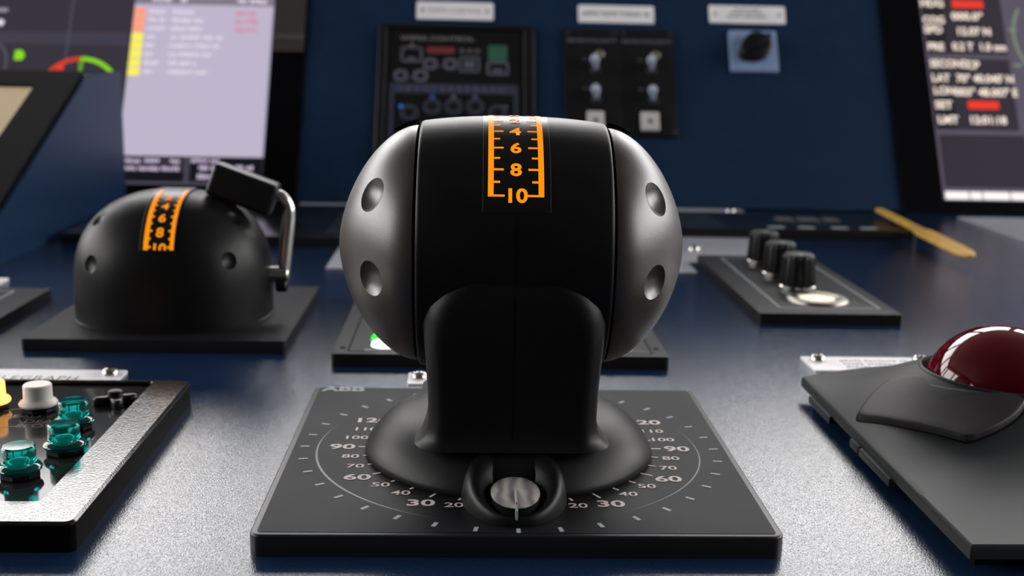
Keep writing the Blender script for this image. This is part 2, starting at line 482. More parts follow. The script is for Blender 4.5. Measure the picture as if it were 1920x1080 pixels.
# pointer nose with its round clear window
NM = Matrix.Translation((-.0005, 0, PZ))
def ell(cx, cy, a, b, z, tilt=0.0, n=64, pw=2.0):
    out = []
    for k in range(n):
        t = 2*math.pi*k/n; c, s = math.cos(t), math.sin(t)
        x = a*math.copysign(abs(c)**(2/pw), c); y = b*math.copysign(abs(s)**(2/pw), s)
        out.append((cx+x, cy+y, z + tilt*y))
    return out
nose = bmesh.new()
loft(nose, [ell(0, -.0455, .0160, .0222, 0.0002), ell(0, -.0455, .0160, .0222, .0010), ell(0, -.0460, .0158, .0216, .0030, .06), ell(0, -.0470, .0152, .0205, .0058, .18),
            ell(0, -.0485, .0142, .0186, .0080, .28), ell(0, -.0500, .0129, .0170, .0088, .35), ell(0, -.0515, .0115, .0153, .0084, .36), ell(0, -.0530, .0099, .0134, .0065, .28),
            ell(0, -.0542, .0088, .0120, .0045, .14), ell(0, -.0546, .0080, .0112, .0015, 0.0)])
obj('pointer_nose', nose, m_rubber, lev, 60, NM)
col_ = bmesh.new()
loft(col_, [ell(0, -.0551, .0075, .0106, .0010), ell(0, -.0551, .0075, .0106, .0057, .08), ell(0, -.0551, .0070, .0100, .0059, .08)])
ring_ = obj('window_collar', col_, m_gap, lev, 60, NM)
lens = bmesh.new()
loft(lens, [ell(0, -.0551, .0073, .0103, .0050, .08), ell(0, -.0551, .0073, .0103, .0060, .08), ell(0, -.0551, .0066, .0093, .0063, .08), ell(0, -.0551, .0047, .0066, .0065, .08), ell(0, -.0551, .0025, .0036, .0066, .08), ell(0, -.0551, .0006, .0009, .00665, .08)])
ln = obj('pointer_window', lens, m_acryl, ring_, 60, NM)
obj('pointer_line', B(-.00035, .00035, -.0674, -.0656, .0005, .0052, .0002), m_print2, lev, xf=NM)
obj('pointer_line', B(-.00030, .00030, -.0650, -.0550, .0060, .00685, .0001), m_print2, ring_, xf=NM)

# ------------------------------------------------------------------ left thruster dome
dome = thing('thruster_dome', 'rounded black dome lever with orange scale strip and steel side rod', 'lever', (-.159, .207, 0))
obj('base_plate', prism(rrect(-.2194, -.0990, .145, .270, .002), 0, .006, .0005), m_plate, dome, 40)
DCX, DCY, DA, DB, DN, DZ, DH, DM = -.1620, .2015, .0475, .0452, 2.3, .0225, .0460, 2.39
def dome_pt(t, k, sc=1.0):
    c, s = math.cos(t), math.sin(t); e = (abs(c)**DN + abs(s)**DN)**(-1/DN)
    rr = max(0, math.cos(k))**(2/DM); zz = math.sin(k)**(2/DM)
    return (DCX + DA*c*e*rr*sc, DCY + DB*s*e*rr*sc, DZ + DH*zz*sc)
dm = bmesh.new()
NT = 120
rings = [[(dome_pt(2*math.pi*i/NT, 0)[0]*1, dome_pt(2*math.pi*i/NT, 0)[1], z) for i in range(NT)] for z in (.006, .012, .018)]
def lip_scale(ring, s): return [(DCX+(x-DCX)*s, DCY+(y-DCY)*s, z) for x, y, z in ring]
rings = [lip_scale([(x, y, .006) for x, y, z in rings[0]], 1.012), lip_scale([(x, y, .0068) for x, y, z in rings[0]], 1.012), [(x, y, .0071) for x, y, z in rings[0]]] + rings[1:]
for j in range(36):
    k = (math.pi/2)*(j/36)
    rings.append([dome_pt(2*math.pi*i/NT, k) for i in range(NT)])
loft(dm, rings, True, False)
tp = dm.verts.new((DCX, DCY, DZ+DH)); lastr = [v for v in dm.verts][-NT-1:-1]
for i in range(NT): dm.faces.new((lastr[i], lastr[(i+1) % NT], tp))
bmesh.ops.recalc_face_normals(dm, faces=dm.faces)
hous = obj('housing', dm, m_rubber, dome, 50)
def dome_surf(x, y):
    q = (abs((x-DCX)/DA)**DN + abs((y-DCY)/DB)**DN)**(1/DN)
    if q >= 1: return None
    return DZ + DH*(1-q**DM)**(1/DM)
def dome_norm(x, y):
    e = 1e-4; gx = (dome_surf(x+e, y)-dome_surf(x-e, y))/(2*e); gy = (dome_surf(x, y+e)-dome_surf(x, y-e))/(2*e)
    return Vector((-gx, -gy, 1)).normalized()
cut = []
for px, py in ((-.1926, .1660), (-.1920, .1795), (-.1285, .1690), (-.1290, .1862)):
    P = Vector((px, py, dome_surf(px, py))); n = dome_norm(px, py)
    cut.append(ball_cutter(P + n*(.0075-.0016), .0075))
boolean(hous, cut); hous.data.materials.clear(); hous.data.materials.append(m_rubber)
# its scale strip: follows the dome's middle line
mid = []
XS = -.1590
for j in range(60):
    k = (math.pi/2)*(0.20 + .80*j/59)
    mid.append((DCY - DB*math.cos(k)**(2/DM), DZ + DH*math.sin(k)**(2/DM)))
mid += [(2*DCY - y, z) for y, z in reversed(mid[30:-1])]
arcl = [0.0]
for a, b in zip(mid, mid[1:]): arcl.append(arcl[-1] + math.hypot(b[0]-a[0], b[1]-a[1]))
def at_arc(s, off):
    s = max(0, min(arcl[-1]-1e-6, s))
    for i in range(len(mid)-1):
        if arcl[i+1] >= s:
            t = (s-arcl[i])/max(1e-9, arcl[i+1]-arcl[i]); a, b = mid[i], mid[i+1]
            dy, dz = b[0]-a[0], b[1]-a[1]; L = math.hypot(dy, dz)
            return (a[0]+dy*t - dz/L*off, a[1]+dz*t + dy/L*off)
def sarc_from_y(zv):
    for i, (y, z) in enumerate(mid):
        if z >= zv: return arcl[i]
def dband(x0, x1, s0, s1, off, n=None):
    n = n or max(2, int((s1-s0)/.0012)); bm = bmesh.new(); prev = None
    for i in range(n+1):
        y, z = at_arc(s0+(s1-s0)*i/n, off)
        cur = (bm.verts.new((x0, y, z)), bm.verts.new((x1, y, z)))
        if prev: bm.faces.new((prev[0], prev[1], cur[1], cur[0]))
        prev = cur
    return bm
s10 = sarc_from_y(.0447)
film = obj('scale_window', dband(XS-.0083, XS+.0074, s10-.0004, arcl[-1]-.012, .00035), m_strip, dome, 40)
obj('window_rim', dband(XS-.0089, XS-.0083, s10-.0004, arcl[-1]-.012, .0006), m_silver_line, film)
obj('scale_bar', dband(XS-.0070, XS-.0048, s10, s10+.045, .0006), m_orange, film)
obj('scale_bar', dband(XS+.0051, XS+.0069, s10, s10+.045, .0006), m_orange, film)
for i in range(10):
    s = s10 + .0001 + i*.0040
    l = .0012 if i % 2 == 0 else .0008
    obj('scale_tick', dband(XS-.0048, XS-.0048+l, s+.0008, s+.0018, .0006, 1), m_orange, film)
    obj('scale_tick', dband(XS+.0051-l, XS+.0051, s+.0008, s+.0018, .0006, 1), m_orange, film)
for i, v in enumerate((10, 8, 6, 4, 2)):
    s = s10 - .0015 + i*.0079
    def fn(x, y, s=s):
        yy, zz = at_arc(max(s10, s+y), .0007); return Vector((XS+x, yy, zz))
    text(str(v), .0045, m_orange, film, Matrix.Identity(4), wid=1.1, bold=.04, name='numeral', fn=fn)
# steel rod with black grip
piv = obj('pivot', lathe([(0, 0), (.0038, 0), (.0042, .0004), (.0042, .0108), (.0038, .0112), (0, .0112)], 32, 'X', c=(-.1165, .2, .0265)), m_steel, dome, 40)
obj('pivot_knob', lathe([(0, 0), (.0026, 0), (.0032, .0006), (.0032, .0050), (.0026, .0056), (0, .0056)], 24, 'X', c=(-.1115, .198, .0212)), m_black, piv, 40)
rod = smooth_path([(-.1080, .2, .0240), (-.1075, .2, .0300), (-.1062, .2002, .044), (-.1047, .2004, .0565), (-.1050, .2005, .0615), (-.1075, .2005, .0655), (-.1115, .2005, .0672), (-.118, .2005, .069)], 8)
obj('side_rod', tube(rod, [.0026 + .0007*math.sin(math.pi*min(1, i/(len(rod)*.6))) for i in range(len(rod))], 20), m_steel, dome, 60)
grip = B(-.0165, .0165, -.0070, .0070, -.0082, .0082, .0026, 3)
obj('grip', grip, m_black, dome, 50, T(-.1268, .2005, .0695) @ Matrix.Rotation(R(20), 4, 'Y'))

# ------------------------------------------------------------------ telegraph panel bottom left
tel = thing('telegraph_unit', 'black framed button panel with a glossy sunk face and teal buttons, bottom left', 'control panel', (-.2, 0, 0))
TO = rrect(-.290, -.1243, -.0710, .0705, .003); TI = rrect(-.275, -.1392, -.0552, .0678, .0012)
obj('housing', prism(rrect(-.2905, -.1244, -.0710, .0704, .0028), 0, .0063), m_mon, tel, 40)
obj('housing_wall', ringprism(rrect(-.2905, -.1244, -.0710, .0704, .0028), rrect(-.276, -.1385, -.0560, .0690, .0012), .0062, .0080), m_mon, tel, 40)
obj('bezel', ringprism(TO, TI, .0080, .0090, .0008), m_bezel, tel, 40)
face = obj('glass_face', prism(rrect(-.2745, -.1396, -.0548, .0674, .001), .0062, .0074), m_glass, tel)
for s, x, y, h in (('DEAD', -.1650, .0205, .0034), ('SLOW', -.1655, .0155, .0034), ('AHEAD', -.1770, .0262, .0034)):
    text(s, h, mat('dim_grey_print', (.10, .095, .09), .5), face, T(x, y, .00745), wid=1.1, name='lettering')
for x0, y0, x1, y1 in ((-.2, .0065, -.152, .0250), (-.2, .026, -.168, .042)):
    d = Vector((x1-x0, y1-y0)).normalized()*.00022
    bm = bmesh.new(); bm.faces.new([bm.verts.new(p) for p in ((x0+d.y, y0-d.x, .00745), (x1+d.y, y1-d.x, .00745), (x1-d.y, y1+d.x, .00745), (x0-d.y, y0+d.x, .00745))])
    obj('hairline', bm, MATS['dim_grey_print'], face)
def button(loc, m_cap_, label, hexa=True, clear=True):
    x, y = loc
    z0 = .0096
    pr_ = [(0, 0), (.0052, 0), (.0066, .0003), (.0068, .0010), (.0064, .0017), (.0055, .0022), (.0051, .0030), (.0050, .0076), (.0046, .0081), (0, .0081)]
    b = obj('push_button', lathe(pr_, 40, c=(x, y, z0)), m_cap_, tel, 35)
    b['label'] = label
    obj('collar', lathe([(0, 0), (.0058, 0), (.0062, .0006), (.0062, .0018), (.0056, .0022), (0, .0022)], 8, c=(x, y, .0074)), m_black, b, 30)
    if clear:
        ins = lathe([(0, .0046), (.0014, .0043), (.0025, .0032), (.0029, .0016), (.0029, .0006), (0, .0006)], 32, c=(x, y, z0))
        obj('lamp_dome', ins, mat('teal_lamp_dome', (.0, .40, .36), .12, spec=.6), b, 40)
    return b
button((-.1534, -.0318), m_teal, 'teal transparent push button nearest the front edge of the telegraph panel')
button((-.1471, -.0098), m_teal, 'teal transparent push button second from the front on the telegraph panel')
button((-.1522, .0150), m_teal, 'teal transparent push button in front of the black dial knob')
button((-.1713, .0343), m_white_cap, 'milky white unlit push button at the back of the telegraph panel', clear=False)
ob = button((-.1893, .0370), glow('lit_amber_cap', (1.0, .42, .08), 3.5), 'lit amber push button cut by the left edge of the frame', clear=False)
ob2 = button((-.2125, .0370), MATS['lit_amber_cap'], 'lit amber push button left of the other amber one', clear=False)
kb = []
for i in range(48):
    a = 2*math.pi*i/48; r_ = .0057 + .0024*math.cos(4*a); kb.append((-.1464+r_*math.cos(a+.4), .0441+r_*math.sin(a+.4)))
bt = obj('cross_knob', prism(kb, .0076, .0106, .0012), m_black, tel, 40); bt['label'] = 'black four lobed knob'
obj('knob_hub', lathe([(0, 0), (.0028, 0), (.0026, .0018), (.0018, .0022), (0, .0022)], 24, c=(-.1464, .0441, .0105)), m_black, bt, 40)
lb = thing('telegraph_label', 'white strip label reading propulsion telegraph behind the bottom left panel', 'label', (-.21, .1, 0), 'label plates on the console')
obj('plate', prism(rrect(-.262, -.1615, .0965, .1125, .0015), 0, .0008), m_label, lb)
screw(lb, (-.1672, .1060), .0036, .0008)
text('PROPULSION TELEGRAPH', .0052, m_ink, lb, T(-.1785, .0972, .00085), wid=.93, align='RIGHT', space=1.12)

# ------------------------------------------------------------------ far left plate
fl = thing('blank_control_unit', 'flat black panel with a thin grey outline, cut by the left edge beside the dome', 'control panel', (-.3, .18, 0))
obj('body', prism(rrect(-.37, -.244, .10, .2575, .002), 0, .006, .0005), m_plate, fl, 40)
obj('outline_print', ringprism(rrect(-.352, -.2605, .115, .2485, .001), rrect(-.351, -.2613, .116, .2478, .001), .0059, .00615), m_print2, fl)
ll = thing('edge_label', 'small white label plate at the left edge behind the low black panel', 'label', (-.29, .29, 0), 'label plates on the console')
obj('plate', prism(rrect(-.33, -.287, .292, .309, .001), 0, .0008), m_label, ll)
screw(ll, (-.296, .300), .0033, .0008)

# ------------------------------------------------------------------ lever plate behind the main lever
cb = thing('lit_button_unit', 'black panel behind the big lever with green and white lit buttons', 'control panel', (0, .2, 0))
pl = obj('body', prism(rrect(-.0757, .0757, .1240, .272, .002), 0, .006, .0005), m_panel, cb, 40)
obj('outline_print', ringprism(rrect(-.0690, .0690, .1285, .262, .001), rrect(-.0682, .0682, .1285+.0008, .2612, .001), .0059, .0061), m_gap, cb)
obj('white_button', lathe([(0, .0026), (.0040, .0025), (.0058, .0018), (.0064, 0)], 32, c=(-.0528, .1400, .006)), glow('lit_white_lens', (.85, .95, 1.0), 3.0), cb, 50)
obj('green_button', lathe([(0, .0030), (.0034, .0028), (.0044, .0016), (.0046, 0)], 32, c=(-.0555, .1490, .006)), glow('lit_green_lens', (.04, 1.0, .06), 1.2), cb, 50)
for x, y in ((-.0598, .1312), (.0585, .1350)):
    obj('print_mark', B(x-.0016, x+.0016, y-.0008, y+.0008, .006, .0061), m_print2, cb)
for x, y in ((-.0715, .1345), (.0715, .1380)):
    obj('screw', lathe([(0, .0003), (.0011, .0003), (.0014, 0)], 16, c=(x, y, .006)), m_gap, cb)
sm = thing('screwed_label', 'small white label with a dome screw behind the main lever plate', 'label', (-.02, .105, 0), 'label plates on the console')
obj('plate', prism(rrect(-.0405, .030, .0962, .1130, .001), 0, .0008), m_label, sm)
screw(sm, (-.0357, .1050), .0036, .0008)

# ------------------------------------------------------------------ big sheet label behind the ball, and the knob panel's
sa = thing('wide_label', 'wide pale sheet label showing on both sides behind the big lever', 'label', (0, .4, 0), 'label plates on the console')
obj('plate', prism(rrect(-.106, .1325, .3535, .470, .001), 0, .0008), m_label2, sa)
sb = thing('knob_panel_label', 'pale label plate with a screw behind the three knob panel', 'label', (.16, .44, 0), 'label plates on the console')
obj('plate', prism(rrect(.1330, .2150, .3915, .497, .001), 0, .0008), m_label2, sb)
screw(sb, (.1462, .4410), .0042, .0008)

# ------------------------------------------------------------------ knob panel
kp = thing('dimmer_unit', 'small black panel with three ribbed knobs and a lit ring button, right of centre', 'control panel', (.177, .3, 0))
obj('body', prism(rrect(.1385, .2152, .2150, .3900, .0015), 0, .006, .0005), m_panel, kp, 40)
obj('outline_print', ringprism(rrect(.1525, .2080, .2290, .3800, .0005), rrect(.1533, .2072, .2298, .3792, .0005), .0059, .0061), m_print2, kp)
for n_, y in (('nearest', .2826), ('middle', .3235), ('farthest', .3650)):
    kx = .1768
    rows = []
    N_ = 96
    for z, r_, d in ((.0084, .0096, .0004), (.0092, .0098, .0005), (.0240, .0088, .0005), (.0256, .0085, .0003), (.0266, .0078, 0.0), (.0269, .0060, 0.0)):
        rows.append([(kx + (r_ + d*(1 if (i//3) % 2 else -1))*math.cos(2*math.pi*i/N_), y + (r_ + d*(1 if (i//3) % 2 else -1))*math.sin(2*math.pi*i/N_), z) for i in range(N_)])
    bm = bmesh.new(); loft(bm, rows)
    k = obj('rotary_knob', bm, m_black, kp, 35)
    obj('collar', lathe([(0, 0), (.0102, 0), (.0110, .0006), (.0110, .0018), (.0100, .0025), (0, .0025)], 40, c=(kx, y, .006)), m_chrome, k, 40)
    obj('pointer_print', B(kx-.0004, kx+.0004, y-.0074, y-.0005, .0268, .0270), m_print2, k)
rg = lathe([(.0098, .0009), (.0108, .0016), (.0150, .0019), (.0165, .0015), (.0172, .0007), (.0172, 0)], 56, c=(.1792, .2500, .006))
rb = obj('ring_button', rg, mat('brushed_dark_steel', (.34, .32, .28), .34, metal=1.0, var=.08), kp, 50); rb['label'] = 'steel ring button with warm lit centre'
obj('lit_lens', lathe([(0, .0020), (.0060, .0018), (.0090, .0012), (.0098, .0009)], 48, c=(.1792, .2500, .006)), glow('warm_white_lens', (1.0, .84, .60), 1.5), rb, 50)

# ------------------------------------------------------------------ keypad plates at the back of the desk
ka = thing('left_keypad', 'flat black glossy keypad lying at the back of the desk behind the dome', 'keypad', (-.16, .52, 0))
m_kp = mat('gloss_black_keypad', (.010, .010, .012), .16, spec=.5)
obj('body', prism(rrect(-.300, -.040, .436, .600, .002), 0, .0072, .0006), m_kp, ka, 40)
obj('key_field', prism(rrect(-.118, -.052, .452, .560, .001), .0071, .0074), mat('dark_grey_key_film', (.022, .022, .024), .3), ka)
for i in range(3):
    for j in range(2):
        x, y = -.112+i*.02, .468+j*.04
        obj('key', prism(rrect(x, x+.016, y, y+.022, .001), .0073, .0079, .0002), MATS['dark_grey_key_film'], ka)
kb_ = thing('right_keypad', 'flat black keypad with pale key prints at the back of the desk under the stick', 'keypad', (.2, .55, 0))
obj('body', prism(rrect(.060, .3295, .4985, .594, .002), 0, .0072, .0006), m_kp, kb_, 40)
obj('film_window', prism(rrect(.072, .1835, .503, .588, .001), .0071, .0074), mat('smoky_film', (.020, .022, .028), .25), kb_)
for i, x in enumerate((.2235, .2475, .2735, .2965)):
    obj('key_print', prism(rrect(x-.0065, x+.0065, .5080, .5155, .002), .0071, .0074), m_print2, kb_)
for x0, x1 in ((.235, .249), (.253, .270), (.274, .286)):
    obj('key_print', prism(rrect(x0, x1, .549, .566, .003), .0071, .0074), MATS['dim_grey_print'], kb_)
for nm, x0, x1, lab in (('back_strip_label', -.165, .00, 'long thin pale label strip behind the left keypad'), ('back_strip_label', .062, .2290, 'long thin pale label strip with a screw behind the right keypad')):
    t_ = thing(nm, lab, 'label', ((x0+x1)/2, .645, 0), 'label strips behind the keypads')
    obj('plate', prism(rrect(x0, x1, .628, .6615, .001), 0, .0008), m_label2, t_)
    screw(t_, (x1-.012, .645), .0045, .0008, m_steel)
st = bmesh.new()
prof_ = [(-.105, .0022, .0012), (-.102, .0036, .0017), (-.09, .0040, .0019), (-.035, .0042, .0020), (.002, .0044, .0021), (.004, .0072, .0024), (.02, .0078, .0025), (.07, .0080, .0025), (.088, .0068, .0024), (.096, .0040, .0018), (.0985, .0016, .0010)]
rows = []
for x, hw, hh in prof_:
    rows.append([(x, hw*math.copysign(abs(math.cos(2*math.pi*k/16))**.7, math.cos(2*math.pi*k/16)), hh*math.copysign(abs(math.sin(2*math.pi*k/16))**.7, math.sin(2*math.pi*k/16))) for k in range(16)])
loft(st, rows); bmesh.ops.recalc_face_normals(st, faces=st.faces)
d_ = Vector((.3285-.3345, .3890-.5866)); ang = math.atan2(d_.y, d_.x)
tag(obj('wooden_stick', st, m_wood, None, 50, T(.3280, .4870, .0096) @ Matrix.Rotation(ang, 4, 'Z') @ Matrix.Rotation(R(1.0), 4, 'Y')),
    'slim yellow wooden stick, broad at one end, lying over the right keypad', 'stick')
pp = thing('paper_label', 'large pale sheet label on the desk at the right edge under the monitor', 'label', (.5, .55, 0))
obj('sheet', prism(rrect(.4165, .64, .36, .6325, .001), 0, .0006), m_label2, pp)

# ------------------------------------------------------------------ trackball
tb = thing('trackball', 'slate grey desktop trackball with a large ruby red ball, bottom right', 'trackball', (.18, 0, 0))
BX, BY, BZ, BR = .1805, .0265, .0175, .0275
TX0, TX1, TY0, TY1 = .1250, .2360, -.0830, .0840
def tbh(x, y):
    dx, dy = (x-BX)/.0555, (y-BY)/.047
    return .009 + .026*math.exp(-dy*dy)*max(0, 1-dx*dx)
RH = .0286
bm = bmesh.new(); nx, ny = 74, 112; grid = {}
def edge_pos(u, n):
    return u/n
inside = set()
for i in range(nx+1):
    for j in range(ny+1):
        x = TX0+(TX1-TX0)*i/nx; y = TY0+(TY1-TY0)*j/ny
        d = math.hypot(x-BX, y-BY)
        if d < RH:
            inside.add((i, j))
            if d > RH-.0024: x, y = BX+(x-BX)*RH/d, BY+(y-BY)*RH/d
        grid[i, j] = bm.verts.new((x, y, tbh(x, y)))
for i in range(nx):
    for j in range(ny):
        q = [(i, j), (i+1, j), (i+1, j+1), (i, j+1)]
        if all(k in inside for k in q): continue
        bm.faces.new([grid[k] for k in q])
# snap inner border
for v in list(bm.verts):
    if not v.link_faces: bm.verts.remove(v)
for v in bm.verts:
    d = math.hypot(v.co.x-BX, v.co.y-BY)
    if d < RH-1e-6:
        v.co.x, v.co.y = BX+(v.co.x-BX)*RH/max(d, 1e-6), BY+(v.co.y-BY)*RH/max(d, 1e-6); v.co.z = tbh(v.co.x, v.co.y)
bmesh.ops.remove_doubles(bm, verts=bm.verts, dist=1e-6)
outer = [e for e in bm.edges if len(e.link_faces) == 1 and all(math.hypot(v.co.x-BX, v.co.y-BY) > RH+.001 for v in e.verts)]
for dz, dn in ((-.0006, .0006), (-.0012, .0002), (-.0024, 0.0)):
    r_ = bmesh.ops.extrude_edge_only(bm, edges=outer)
    vs = [g for g in r_['geom'] if isinstance(g, bmesh.types.BMVert)]
    for v in vs:
        v.co.z += dz
        if v.co.x < TX0+.0005: v.co.x -= dn
        if v.co.x > TX1-.0005: v.co.x += dn
        if v.co.y < TY0+.0005: v.co.y -= dn
        if v.co.y > TY1-.0005: v.co.y += dn
    outer = [g for g in r_['geom'] if isinstance(g, bmesh.types.BMEdge) and len(g.link_faces) == 1 and abs(g.verts[0].co.z-g.verts[1].co.z) < .002 and all(v in vs for v in g.verts)]
bmesh.ops.recalc_face_normals(bm, faces=bm.faces)
shell = obj('shell', bm, m_tb, tb, 40)
sr = bmesh.new(); rows = []
for rr, dz in ((RH+.0004, .0001), (RH, .0005), (RH-.0007, .0003), (RH-.0010, -.0006), (RH-.0012, -.006), (RH-.001, -.012)):
    rows.append([(BX+rr*math.cos(2*math.pi*k/96), BY+rr*math.sin(2*math.pi*k/96), tbh(BX+rr*math.cos(2*math.pi*k/96), BY+rr*math.sin(2*math.pi*k/96))+dz) for k in range(96)])
loft(sr, rows, False, False); obj('socket_ring', sr, m_tb, tb, 50)
bmb = bmesh.new(); bmesh.ops.create_uvsphere(bmb, u_segments=96, v_segments=64, radius=BR); bmb.transform(T(BX, BY, BZ))
bmesh.ops.bisect_plane(bmb, geom=bmb.verts[:]+bmb.edges[:]+bmb.faces[:], plane_co=(0, 0, .0062), plane_no=(0, 0, 1), clear_inner=True)
bmesh.ops.holes_fill(bmb, edges=[e for e in bmb.edges if len(e.link_faces) == 1])
obj('ball', bmb, m_ball, tb, 180)
obj('underside', B(TX0+.004, TX1-.004, TY0+.006, TY1-.004, 0.0, .0060), m_gap, tb)
for y0, y1 in ((.0410, .0690), (.0072, .0165), (-.0240, .0064)):
    obj('clip_tab', B(TX0-.0022, TX0+.005, y0, y1, .0024, .0054, .0006), m_tb, tb, 40)
out_ = [(0.1276, 0.0226), (0.132, 0.0272), (0.138, 0.0296), (0.1421, 0.0288), (0.1473, 0.0213), (0.147, 0.0182), (0.1479, 0.0129), (0.1511, 0.0078), (0.1549, 0.0040), (0.1600, 0.0005), (0.1645, -0.0015), (0.1701, -0.0030), (0.1729, -0.0044), (0.1736, -0.007), (0.1687, -0.0116), (0.1613, -0.0156), (0.1547, -0.0178), (0.1507, -0.0186), (0.1477, -0.017), (0.1386, -0.0061), (0.1335, 0.0028), (0.128, 0.0168)]
def closed_smooth(pts, n=5):
    P = [Vector((*p, 0)) for p in pts]; N = len(P); o_ = []
    for i in range(N):
        p0, p1, p2, p3 = P[i-1], P[i], P[(i+1) % N], P[(i+2) % N]
        for k in range(n):
            t = k/n; v = 0.5*((2*p1)+(p2-p0)*t+(2*p0-5*p1+4*p2-p3)*t*t+(3*p1-p0-3*p2+p3)*t**3); o_.append((v.x, v.y))
    return o_
oc = closed_smooth(out_)
ccx, ccy = .1490, .0020
def patch(pts, scales):
    bm = bmesh.new(); rows = []
    for s, dz in scales:
        rows.append([(ccx+(x-ccx)*s, ccy+(y-ccy)*s, tbh(ccx+(x-ccx)*s, ccy+(y-ccy)*s)+dz) for x, y in pts])
    loft(bm, rows, False, True); bmesh.ops.recalc_face_normals(bm, faces=bm.faces)
    return bm
obj('button_groove', patch(oc, ((1.035, .00002), (1.034, .00025), (.9, .0003))), m_gap, tb, 40)
obj('palm_button', patch(oc, ((1.0, -.0002), (1.0, .0014), (.994, .0023), (.985, .0026), (.93, .0027), (.8, .0027), (.65, .0027), (.5, .0027), (.35, .0027), (.2, .0027), (.06, .0027))), m_tbdark, tb, 40)
tl = thing('trackball_label', 'white label plate with a screw sticking out behind the trackball', 'label', (.18, .135, 0), 'label plates on the console')
obj('plate', prism(rrect(.1415, .222, .1232, .1470, .001), 0, .0008), m_label, tl)
screw(tl, (.1478, .1405), .0036, .0008)
screw(tl, (.1962, .1405), .0036, .0008)
for k, y in enumerate((.1385, .1330, .1278)):
    scribble(.158, .190, y, y+.0030, .00085, m_ink_soft, tl, Matrix.Identity(4), name='print_row')

# ------------------------------------------------------------------ side console with inclined chart display, left edge
wing = thing('side_console', 'navy blue wedge cabinet rising at the left edge beside the dome', 'console', (-.5, .5, 0))
prof2 = [(.3550, 0), (.3550, .0275), (.5465, .1130), (.6330, .1135), (.6330, 0)]
bm = bmesh.new()
loft(bm, [[(x, y, z) for y, z in prof2] for x in (-.3105, -.80)]); bmesh.ops.recalc_face_normals(bm, faces=bm.faces)
obj('cabinet', bm, m_wallp, wing)
cm = thing('chart_display', 'inclined black bezelled display showing a beige chart, at the left edge', 'monitor', (-.5, .45, .08))
SLA = math.atan2(.0855, .1915)
SM = Matrix.Translation((0, .3550, .0275)) @ Matrix.Rotation(SLA, 4, 'X')
LS = math.hypot(.0855, .1915)
obj('bezel', ringprism(rrect(-.70, -.3130, .001, LS, .002), rrect(-.67, -.3425, .085, LS-.026, .001), 0, .0035, .0006), m_mon, cm, 40, SM)
obj('screen', prism(rrect(-.671, -.3415, .084, LS-.025, .001), .0002, .0012), m_tan, cm, None, SM)
obj('lower_bezel', prism(rrect(-.66, -.350, .012, .078, .002), .0034, .0038), m_mon, cm, None, SM)

# ------------------------------------------------------------------ big left monitor in the upright
ml = thing('conning_monitor', 'large wall monitor with a white alarm list window, upper left', 'monitor', (-.35, .72, .09))
obj('bezel', ringprism(rrect(-.62, -.1695, -.004, .262, .002), rrect(-.60, -.2015, .0150, .252, .001), -.012, .002, .0006), m_mon, ml, 40, WM)
scr = obj('screen', prism(rrect(-.601, -.2010, .0145, .2525, .0005), -.004, -.0010), m_screen, ml, None, WM)
ZS = -.0008
def sq(x0, x1, y0, y1, m, nm='screen_field', z=ZS, p=scr): return obj(nm, quad(x0, x1, y0, y1, z), m, p, None, WM)
g_white = glow('screen_lilac_white', (.52, .46, .60), 1.0)
g_txt = glow('screen_pale_text', (.78, .70, .82), 1.0)
g_head = glow('screen_header_grey', (.22, .19, .25), 1.0)
g_yel = glow('screen_yellow', (1.0, .90, .08), 1.0); g_yel2 = glow('screen_pale_yellow', (1.0, .92, .35), 1.0)
g_ora = glow('screen_salmon', (1.0, .36, .20), 1.0); g_pink = glow('screen_pink_red', (.62, .28, .38), 1.0)
g_red = glow('screen_red', (.85, .045, .025), 1.0); g_grn = glow('screen_green', (.28, .72, .01), 1.0)
g_blk = glow('screen_black', (.006, .006, .010), 1.0); g_line = glow('screen_line_violet', (.085, .075, .11), 1.0)
sq(-.3325, -.2020, .0440, .2520, g_white, 'alarm_window')
sq(-.3325, -.2020, .2005, .2130, g_head, 'header_bar', ZS+.0001)
sq(-.2036, -.2022, .0440, .2005, glow('screen_scrollbar', (.36, .34, .46), 1.0), 'scroll_bar', ZS+.0001)
rowy = [.1925, .1836, .1747, .1655, .1565, .1474, .1382, .1290]
lens_ = [(.3032, .2771), (.3006, .2671), (.3006, .2663), (.3100, .2479), (.3105, .2500), (.3105, .2576), (.3047, .2707), (.3083, .2580)]
for i, y in enumerate(rowy):
    sq(-.3323, -.3217, y-.0040, y+.0040, g_ora if i < 3 else g_yel, 'alarm_tag', ZS+.0001)
    scribble(-.3187, -lens_[i][0], y-.0020, y+.0022, ZS+.0001, g_txt, scr, WM)
    scribble(-.2965, -lens_[i][1], y-.0020, y+.0022, ZS+.0001, g_txt, scr, WM)
    if i < 3: scribble(-.2374, -.2152, y-.0030, y+.0025, ZS+.0001, g_pink, scr, WM)
for x0, x1 in ((-.3165, -.297), (-.290, -.284), (-.2365, -.207)): scribble(x0, x1, .2032, .2080, ZS+.0002, g_txt, scr, WM)
for x0, x1, y0, y1 in ((-.3275, -.3105, .0366, .0408), (-.3078, -.2926, .0366, .0412), (-.2850, -.2750, .0369, .0412), (-.3275, -.2760, .0295, .0335),
                       (-.2663, -.2412, .0380, .0420), (-.2591, -.2380, .0305, .0352), (-.2292, -.2082, .0307, .0358), (-.2597, -.2465, .0220, .0270)):
    scribble(x0, x1, y0, y1, ZS+.0001, glow('screen_lilac_text', (.62, .52, .70), 1.0), scr, WM)
sq(-.3325, -.2720, .0190, .0285, g_blk, 'dark_cell'); sq(-.2665, -.2030, .0200, .0430, g_blk, 'dark_cell', ZS-.00005)
